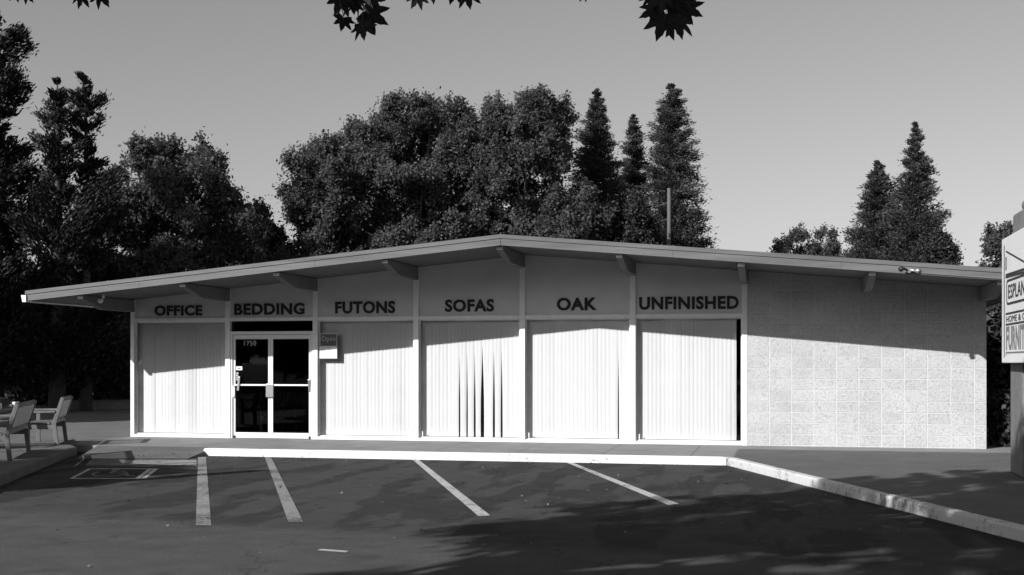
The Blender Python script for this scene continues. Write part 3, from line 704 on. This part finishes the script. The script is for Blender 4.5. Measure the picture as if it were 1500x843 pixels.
S_, C_ = math.sin(YAW), math.cos(YAW)
def at(px, Z, py=531.):
    """survey: bearing and distance from the camera station to a world point"""
    l_ = (px - 750) / LENS_PX * Z
    return (CAM.x - S_ * Z + C_ * l_, CAM.y + C_ * Z + S_ * l_, CAM.z + (531 - py) / LENS_PX * Z)

GT = 'trees behind the store'
# left side: two dark tall conifers
GD = 'dark conifers left of the store'
x, y, z = at(-8, 40, -105); conifer('conifer', 'tallest dark conifer reaching past the top left corner', x, y, z, 3.2, 1.2, M['needle_shaded'], 21, .20, GD, .55, 1.2, lambda u: (1 - u) ** .7 * (.72 + .28 * math.sin(u * 21)), whorl=.5, trunk_r=.3, clumpy=.6, nbf=.75)
x, y, z = at(84, 39, 116); conifer('conifer', 'dark conifer with upswept branches, middle of three at the left', x, y, z, 2.5, 1.0, M['needle_shaded'], 22, .18, GD, .65, 1.2, lambda u: (1 - u) ** .62 * (.74 + .26 * math.sin(u * 17)), whorl=.5, trunk_r=.28, clumpy=.6, nbf=.75)
x, y, z = at(126, 40, 112); conifer('conifer', 'slim dark conifer above the low left roof tip', x, y, z, 1.75, 1.0, M['needle_shaded'], 23, .18, GD, .7, 1.2, lambda u: (1 - u) ** .45 * (.74 + .26 * math.sin(u * 15)), whorl=.5, trunk_r=.2, clumpy=.6, nbf=.75)
# broadleaf trees
x, y, z = at(262, 47, 172); broadleaf('broadleaf_tree', 'round broadleaf tree standing alone behind the OFFICE end', x, y, z, 4.3, 2.4, M['leaf_oak'], 150, 330, .19, GT, clump_r=.72, seed=131, lobes=[(0, 0, 0, 1), (-.9, 0, -.7, .85), (.9, 0, -.7, .9)], boxy=1.0)
x, y, z = at(392, 52, 305); broadleaf('broadleaf_tree', 'low dark broadleaf tree between the two large crowns', x, y, z, 1.7, 2.0, M['leaf_dark'], 40, 300, .19, GT, clump_r=.6, seed=32)
x, y, z = at(480, 50, 196); broadleaf('broadleaf_tree', 'lower left shoulder of the big leafy mass over FUTONS', x, y, z, 2.6, 2.4, M['leaf_big'], 110, 340, .17, GT, clump_r=.65, seed=33)
x, y, z = at(612, 51, 106); broadleaf('broadleaf_tree', 'big leafy tree rising behind the left roof slope', x, y, z, 3.1, 2.4, M['leaf_big'], 165, 360, .17, GT, clump_r=.62, shape=.1, boxy=.8, seed=234, lobes=[(0, 0, 0, 1), (-.5, 0, -.6, .9), (.5, 0, .1, .9)])
x, y, z = at(762, 52, 106); broadleaf('broadleaf_tree', 'big leafy tree standing directly above the roof ridge', x, y, z, 3.1, 2.4, M['leaf_big'], 175, 360, .17, GT, clump_r=.62, shape=.1, boxy=.8, seed=235)
x, y, z = at(688, 54, 112); broadleaf('broadleaf_tree', 'shaded tree filling the gap between the two big leafy crowns', x, y, z, 2.9, 2.8, M['leaf_big'], 90, 330, .18, GT, clump_r=.75, shape=.2, seed=36)
x, y, z = at(540, 53, 172); broadleaf('broadleaf_tree', 'shaded tree closing the notch behind the left shoulder of the leafy mass', x, y, z, 2.5, 2.4, M['leaf_big'], 90, 330, .17, GT, clump_r=.7, seed=39)
x, y, z = at(842, 50, 262); broadleaf('broadleaf_tree', 'low leafy tree under the first tall conifer', x, y, z, 1.9, 2.6, M['leaf_big'], 55, 330, .16, GT, clump_r=.6, seed=37)
x, y, z = at(920, 51, 290); broadleaf('broadleaf_tree', 'low dark tree behind the roof beside the utility pole', x, y, z, 1.9, 2.6, M['leaf_dark'], 55, 330, .16, GT, clump_r=.6, seed=38)
# conifers right of the ridge
GC = 'tall conifers behind the store'
x, y, z = at(874, 55, 130); conifer('conifer', 'first tall conifer right of the big leafy crown', x, y, z, 2.35, 3, M['needle'], 41, .15, GC, .25, 1.25, lambda u: (1 - u) ** .72, clumpy=.25)
x, y, z = at(928, 58, 168); conifer('conifer', 'slim conifer between two taller conifers', x, y, z, 1.85, 3, M['needle'], 42, .15, GC, .2, 1.1, lambda u: (1 - u) ** .7)
x, y, z = at(984, 55, 124); conifer('conifer', 'tall conifer with thin lower branches behind the utility pole', x, y, z, 1.75, 5.6, M['needle'], 43, .15, GC, .15, 1.15, lambda u: (1 - u) ** .5 * (1.0 if u > .12 else .75), clumpy=.3)
for i, (px, py, rr_, lb) in enumerate(((1017, 290, .62, 'upper'), (1018, 315, .55, 'middle'), (1005, 345, .75, 'lowest'))):
    pass
x, y, z = at(1008, 53, 268); broadleaf('broadleaf_tree', 'sparse small tree with loose clumps right of the utility pole', x, y, z, 1.15, 3.6, M['leaf_dark'], 9, 520, .13, GT, clump_r=.55, seed=46, trunk_r=.08)
x, y, z = at(1163, 60, 328); broadleaf('broadleaf_tree', 'small round tree over the right roof slope, left of a pair', x, y, z, 1.4, 3.0, M['leaf_oak'], 36, 210, .15, GT, clump_r=.5, seed=47, trunk_r=.12)
x, y, z = at(1216, 60, 308); broadleaf('broadleaf_tree', 'small airy tree beside the pair of right conifers', x, y, z, 1.45, 2.8, M['leaf_oak'], 36, 200, .15, GT, clump_r=.5, seed=48, trunk_r=.12)
x, y, z = at(1286, 51, 236); conifer('conifer', 'shorter left conifer of the pair over the block wall', x, y, z, 2.25, 2.8, M['needle'], 49, .15, GC, .2, 1.25, lambda u: (1 - u) ** .75, clumpy=.25)
x, y, z = at(1341, 50, 180); conifer('conifer', 'taller pointed conifer of the pair over the block wall', x, y, z, 2.2, 2.8, M['needle'], 50, .15, GC, .3, 1.25, lambda u: (1 - u) ** .85 * 1.0, clumpy=.3)
x, y, z = at(1372, 49, 318); broadleaf('broadleaf_tree', 'dense dark bushy tree at the foot of the pointed conifer', x, y, z, 1.0, 2.4, M['leaf_dark'], 34, 320, .15, GT, clump_r=.45, seed=51, trunk_r=.12)
x, y, z = at(1470, 46, 322); broadleaf('broadleaf_tree', 'leafy tree rising behind the roadside sign', x, y, z, 1.35, 2.0, M['leaf_oak'], 38, 260, .16, GT, clump_r=.5, seed=52, trunk_r=.15)
# understorey left of the store
GS = 'shrubs under the dark conifers'
for i, (px, Z, py, rx, lb) in enumerate(((15, 44, 370, 3.2, 'broad dark shrub at the left edge under the tall conifer'), (90, 46, 385, 2.6, 'dark shrub below the conifer with upswept branches'), (165, 44, 370, 2.3, 'dark shrub nearest the store corner at the left'), (215, 52, 390, 2.6, 'dark low tree hidden behind the OFFICE corner'))):
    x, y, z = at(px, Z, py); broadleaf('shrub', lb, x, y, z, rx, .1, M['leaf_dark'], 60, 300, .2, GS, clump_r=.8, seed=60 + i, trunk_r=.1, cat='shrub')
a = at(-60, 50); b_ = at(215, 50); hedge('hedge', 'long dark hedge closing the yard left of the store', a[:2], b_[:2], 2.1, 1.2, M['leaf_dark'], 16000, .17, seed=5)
a = at(100, 41); b_ = at(196, 41.5)
lw = empty('low_wall', (a[0], a[1], 0)); tag(lw, 'low pale-capped garden wall in front of the dark hedge', 'wall')
dv = Vector((b_[0] - a[0], b_[1] - a[1], 0)); Mx = Matrix.Rotation(math.atan2(dv.y, dv.x), 4, 'Z')
b = MB(); b.box(0, dv.length, 0, .2, -.02, .40, Mx); b.build('wall_body', M['pillar'], lw)
b = MB(); b.box(-.02, dv.length + .02, -.02, .22, .402, .45, Mx); b.build('coping', M['island'], lw)
# right of the store
a = at(1440, 33); b_ = at(1530, 31); hedge('hedge', 'tall leafy hedge right of the store behind the sign pillar', a[:2], b_[:2], 2.9, 1.0, M['hedge'], 9000, .15, seed=7)
hedge('hedge', 'low dark clipped hedge in the shade of the block wall corner', (9.15, .9), (10.3, 1.5), .80, .8, M['hedge'], 9000, .07, seed=8, z0=GZ)
a = at(1452, 36, 505)
sh = empty('garden_shed', (a[0] + .7, a[1] + .3, GZ)); tag(sh, 'small shed with a pale flat roof edge right of the store', 'shed')
b = MB(); b.box(-.6, 2.2, .1, 1.6, 0, 2.02); b.build('wall', M['pillar'], sh)
b = MB(); b.box(-.8, 2.4, -.1, 1.8, 2.022, 2.36); b.build('roof', M['white'], sh, bevel=.01)
# trees added outside the frame, up-sun, to keep the left conifers in shade
GX = 'unseen shade trees added on the left'
broadleaf('broadleaf_tree', 'large dense tree added out of view to shade the left conifers', -26, -3, 13, 5.5, 3.5, M['leaf_dark'], 90, 240, .34, GX, clump_r=1.3, seed=71)
broadleaf('broadleaf_tree', 'second large tree added out of view for shade, further back', -33, 6, 14, 6, 3.0, M['leaf_dark'], 90, 240, .36, GX, clump_r=1.4, seed=72)
broadleaf('broadleaf_tree', 'third, smaller tree added out of view for shade on the left', -20.5, -1.5, 8.0, 3.0, 2.5, M['leaf_dark'], 60, 220, .28, GX, clump_r=1.0, seed=73)

ST = 'unseen trees added behind the camera to block sky light'  # unseen rows added to cut sky fill and darken the glass reflections
sp_ = broadleaf('sky_block_tree', 'tall unseen tree added behind the camera to block sky light', -60, -62, 12.5, 6.0, .8, M['leaf_dark'], 120, 170, .8, ST, clump_r=1.7, seed=80, trunk_r=.4, fine=1.0)
for k_ in range(1, 24):
    c_ = copy_tree(sp_); c_.location = (-60 + 5.5 * k_, -62 - (k_ % 2) * 9 + (k_ * 37 % 5) - 2, 0); c_.rotation_euler.z = k_ * 1.3
broadleaf('sky_block_tree', 'spreading unseen tree added at the right to block sky light', 13.5, -20, 14, 5.5, 8, M['leaf_dark'], 90, 200, .5, None, clump_r=1.4, seed=82, trunk_r=.3, fine=1.0, lobes=[(-4, 5, 0, 1)])  # added out of view; its crown deepens the shade on the lot
broadleaf('kerb_shade_tree', 'small unseen tree added to shade the island kerb', -9.8, -14.0, 5.2, 1.9, 2.5, M['leaf_dark'], 50, 260, .17, None, clump_r=.55, seed=81, trunk_r=.07)  # added out of view for the shadow over the island kerb
# ------------------------------------------------------------------ street tree by the camera: crown overhead, leaf sprays hanging into view
stt = empty('plane_tree', (-3.2, -23.2, 0)); tag(stt, 'broad street tree whose leafy sprays hang into the top of the view', 'tree')
poly = [(2.0, -14.4), (2.3, -13.4), (2.5, -12.2), (2.4, -11.0), (3.3, -10.2), (2.9, -9.1), (4.3, -8.5), (5.2, -7.4), (6.4, -6.4), (7.8, -5.3), (9.5, -4.1), (10.6, -4.6), (10.8, -9), (8.5, -16.5), (2.6, -18)]
def inside(px, py):
    c = False; j = len(poly) - 1
    for i in range(len(poly)):
        xi, yi = poly[i]; xj, yj = poly[j]
        if (yi > py) != (yj > py) and px < (xj - xi) * (py - yi) / (yj - yi) + xi: c = not c
        j = i
    return c
kx = -to_sun.x / to_sun.z; ky = -to_sun.y / to_sun.z
r4 = np.random.default_rng(5); CC = []; pos = []; tone = []
def clear_of_view(p):
    X, Y = p[0] - CAM.x, p[1] - CAM.y; Z = -S_ * X + C_ * Y
    return p[2] > CAM.z + .31 * Z + .35
while len(CC) < 235:
    gx, gy = r4.uniform(-1, 11), r4.uniform(-18, -4.6)
    if not inside(gx, gy) or (len(CC) >= 180 and gx < 5.6): continue
    zz = r4.uniform(5.0, 11.5); p = np.array([gx - kx * zz, gy - ky * zz, zz])
    if not clear_of_view(p - np.array([0, 0, .5])): continue
    CC.append(p)
for c in CC:
    cr = r4.uniform(.25, .56); k = int(210 * (cr / .5) ** 2)
    sub = r4.normal(size=(6, 3)) * cr * .6; idx = r4.integers(6, size=k)
    q = c + sub[idx] * np.array([1, 1, .6]) + r4.normal(size=(k, 3)) * cr * .25
    pos.append(q); tone.append(np.full(k, r4.uniform(.2, .8)))
pos = np.concatenate(pos); tone = np.concatenate(tone); loc = np.array(stt.location[:])
leaf_cloud(pos - loc, .15 * r4.uniform(.7, 1.2, len(pos)), np.tile([0, 0, .8], (len(pos), 1)), 1.15, tone, 'crown', M['leaf_near'], stt)
t = MB(); t.tube([(0, 0, -.05), (.03, .05, 2), (.25, .35, 4), (.7, .9, 5.4)], [.30, .24, .21, .15], 10)
for i in np.argsort(r4.random(len(CC)))[:26]:
    e = Vector(CC[i] - loc); a = Vector((.25, .35, 4)).lerp(Vector((.7, .9, 5.4)), r4.random()); m_ = a.lerp(e, .5) + Vector((0, 0, .5))
    t.tube([a, m_, e], [.085, .05, .012], 6)
t.build('trunk', M['bark'], stt, smooth=True)
def leaf_shape(sz):
    """five-lobed toothed leaf, stem at the origin, blade along -z"""
    tips = [(0, 1.0), (40, .92), (80, .80), (118, .50)]
    half = []
    half.append((0, 1.0))
    for (a, r_) in ((7, .78), (13, .70), (19, .54), (24, .52), (33, .78), (39, .95), (46, .74), (52, .62), (58, .47), (64, .47), (72, .66), (82, .80), (86, .64), (98, .50), (108, .50), (122, .50), (128, .34), (150, .20), (168, .10)): half.append((a, r_))
    P = [(r_ * math.sin(R(a)), -r_ * math.cos(R(a))) for a, r_ in half] + [(-r_ * math.sin(R(a)), -r_ * math.cos(R(a))) for a, r_ in reversed(half[1:])]
    return [(x * sz * .72, z * sz * .68) for x, z in P]
def spray(px, Z, py_top, leaves, twig_pts):
    b = MB(); tw = MB()
    for (lx, ly, sz, rot, tilt) in leaves:
        c = Vector(at(lx, Z + random.uniform(-.25, .25), ly)) - Vector(loc)
        poly_ = leaf_shape(sz); n = len(poly_)
        Mr = Matrix.Rotation(YAW + R(random.uniform(-25, 25)), 4, 'Z') @ Matrix.Rotation(R(tilt), 4, 'X') @ Matrix.Rotation(R(rot), 4, 'Y')
        V = [c + Mr @ Vector((x, .35 * abs(x) + .8 * (z * z) / sz * .3 + random.uniform(-.003, .003), z)) for x, z in poly_]
        ctr = c + Mr @ Vector((0, .01, -.1 * sz))
        b.add(V + [ctr], [(i, (i + 1) % n, n) for i in range(n)])
        st = c + Mr @ Vector((0, 0, .10 * sz)); tw.tube([ctr, st, c + Vector((random.uniform(-.02, .02), 0, sz * .75))], [.0018, .0018, .0022], 5)
    for seg in twig_pts:
        tw.tube([Vector(at(x_, Z, y_)) - Vector(loc) for x_, y_ in seg], [.007, .004, .003][:len(seg)] if len(seg) <= 3 else .004, 5)
    o = b.build('leaf_spray', M['leaf_near'], stt); at_ = o.data.attributes.new('leaf_tone', 'FLOAT', 'FACE')
    tw.build('twig', M['bark'], stt)
spray(525, 6.2, 0, [(500, -4, .16, 35, 20), (538, 18, .19, -62, 15), (503, 28, .11, 25, 35), (530, 36, .13, -12, -15), (516, 2, .12, 10, 40), (545, -4, .11, -75, 5), (526, -10, .17, -5, -25)], [[(540, -120), (528, -50), (524, 34)], [(523, -30), (503, 24)], [(526, 0), (540, 20)]])
spray(645, 6.5, 0, [(612, -8, .12, 30, 0), (632, -18, .13, -15, 10), (665, -16, .13, 15, 12), (684, -12, .14, -10, 0), (655, -22, .12, 0, 20)], [[(650, -120), (648, -60), (646, -18)]])
spray(983, 5.9, 0, [(974, 24, .18, 22, 15), (992, 26, .17, -8, -20), (1003, 12, .15, -58, 25), (962, 12, .15, 66, -10), (984, -4, .19, 8, 30), (1001, -8, .16, -34, 10), (968, -10, .16, 40, -25), (985, 34, .10, 0, 40), (953, -6, .09, 75, 0)], [[(990, -120), (985, -40), (983, 24)], [(985, -20), (968, 10)], [(985, -20), (1000, 8)]])
spray(130, 6.6, 0, [(118, -10, .13, 15, 0), (146, -12, .14, -30, 0), (132, -25, .12, 0, 10)], [[(130, -120), (131, -60), (132, -20)]])
spray(30, 6.6, 0, [(38, -10, .09, -40, 0), (22, -14, .10, 30, 0)], [[(28, -120), (29, -60), (30, -14)]])
spray(853, 6.3, 0, [(855, -12, .085, 20, 0)], [[(860, -120), (857, -60), (855, -12)]])

# the bough the sprays hang from
b = MB(); P_ = [Vector((.25, .35, 4.0)), Vector((1.6, 2.0, 4.55))] + [Vector(at(px_, Z_, py_)) - loc_ for loc_ in [Vector(loc)] for (px_, Z_, py_) in ((-250, 6.7, -190), (30, 6.6, -128), (300, 6.45, -140), (540, 6.2, -122), (650, 6.3, -122), (860, 6.15, -124), (990, 5.9, -121), (1090, 5.8, -150))]
b.tube(P_, [.09, .075, .06, .05, .042, .034, .028, .02, .014, .006], 8); b.build('bough', M['bark'], stt, smooth=True)
pb = []; r5 = np.random.default_rng(9)
for a_, c_ in zip(P_[2:], P_[3:]):
    for t_ in np.linspace(.1, .9, 4):
        ctr_ = np.array(a_.lerp(c_, t_)) + np.array([0, 0, .22]); pb.append(ctr_ + r5.normal(size=(22, 3)) * np.array([.22, .22, .09]))
pb = np.concatenate(pb); leaf_cloud(pb, .13 * r5.uniform(.7, 1.2, len(pb)), np.tile([0, 0, .8], (len(pb), 1)), 1.15, None, 'bough_leaves', M['leaf_near'], stt)

# ------------------------------------------------------------------ utility pole and cables behind the store
x, y, z = at(980, 53, 276)
up_ = empty('utility_pole', (x, y, 0)); tag(up_, 'pale wooden utility pole standing in front of the conifers', 'pole')
b = MB(); b.tube([(0, 0, -.05), (0, 0, z)], [.095, .075], 12); b.build('shaft', M['pole_wood'], up_, smooth=True)
for (py0, py1) in ((296, 303), (320, 327)):
    p0 = Vector(at(980, 53, py0)) - Vector((x, y, 0)); p1 = Vector(at(860, 58, py1)) - Vector((x, y, 0))
    b = MB(); b.tube([p0.lerp(p1, t) - Vector((0, 0, .35 * 4 * t * (1 - t))) for t in np.linspace(0, 1, 9)], .016, 5); b.build('cable', M['pole_wood'], up_)
# unseen slender tree, added so its long shadow crosses the stall
conifer('shadow_conifer', 'slender unseen tree added to cast the long shadow across the stall', -7.15, -12.5, 4.35, .36, .3, M['needle_shaded'], 91, .12, None, .6, 1.5, lambda u: (1 - u) ** .6 * min(1, .3 + u * 4), whorl=.2, trunk_r=.05)

# ------------------------------------------------------------------ parked car at the far left
cx_, cy_, _ = at(-128, 29)
car = empty('parked_car', (cx_, cy_, 0), YAW + R(4)); tag(car, 'dark parked car glinting in the shade beyond the benches', 'car')
prof_ = [(-2.15, .35), (-2.2, .62), (-2.05, .86), (-1.35, .92), (-.75, 1.36), (.55, 1.38), (1.1, .96), (1.95, .84), (2.18, .66), (2.15, .35)]
b = MB(); b.prism(prof_, 'y', -.82, .82); body = b.build('body', M['car_paint'], car, bevel=.09, seg=3)
for sy in (-1, 1):
    b = MB(); b.prism([(-1.15, .96), (-.70, 1.28), (-.12, 1.30), (-.12, .96)], 'y', sy * .823, sy * .828); b.build('side_window', M['lamp_glass'], car)
    b = MB(); b.prism([(-.06, .96), (-.06, 1.30), (.48, 1.30), (.90, .96)], 'y', sy * .823, sy * .828); b.build('side_window', M['lamp_glass'], car)
    b = MB(); b.box(2.12, 2.21, sy * .62 - .15, sy * .62 + .15, .62, .76); b.build('headlight', M['lamp_glass'], car, bevel=.02)
    for wx in (-1.35, 1.35):
        b = MB(); b.tube([(wx, sy * .66, .32), (wx, sy * .84, .32)], .32, 20); wh = b.build('wheel', M['rubber'], car, bevel=.02)
        b = MB(); b.tube([(wx, sy * .841, .32), (wx, sy * .85, .32)], .20, 16); b.build('rim', M['chrome'], wh)
b = MB(); b.box(2.17, 2.26, -.80, .80, .38, .50); b.build('bumper', M['chrome'], car, bevel=.03)

# ------------------------------------------------------------------ dry leaves and grit on the asphalt
n = 260; q = np.stack([rng.uniform(-6, 9, n), rng.uniform(-15, -3.2, n), np.full(n, .012)], 1)
ex = np.stack([rng.uniform(-5.2, 4.2, 120), -3.16 + np.abs(rng.normal(size=120)) * -.12, np.full(120, .012)], 1)
ex2 = np.stack([rng.uniform(-5.9, -5.0, 40), rng.uniform(-4.2, -3.4, 40), np.full(40, .07)], 1)
q = np.concatenate([q, ex, ex2])
kx_ = (q[:, 0] > 4.33 + (-3.03 - q[:, 1]) * .381 - .15); q = q[~kx_]
q = q[~((q[:, 0] < -3.2) & (q[:, 1] < -5))]
o = leaf_cloud(q, .028 * rng.uniform(.4, 1.3, len(q)), np.tile([0, 0, 2.5], (len(q), 1)), 1.4, None, 'fallen_leaves', M['dead_leaf'], None, rng.normal(size=(len(q), 3)) * np.array([1, 1, .15]))
tag(o, 'small dry leaves and litter scattered over the asphalt', 'litter', kind='stuff')
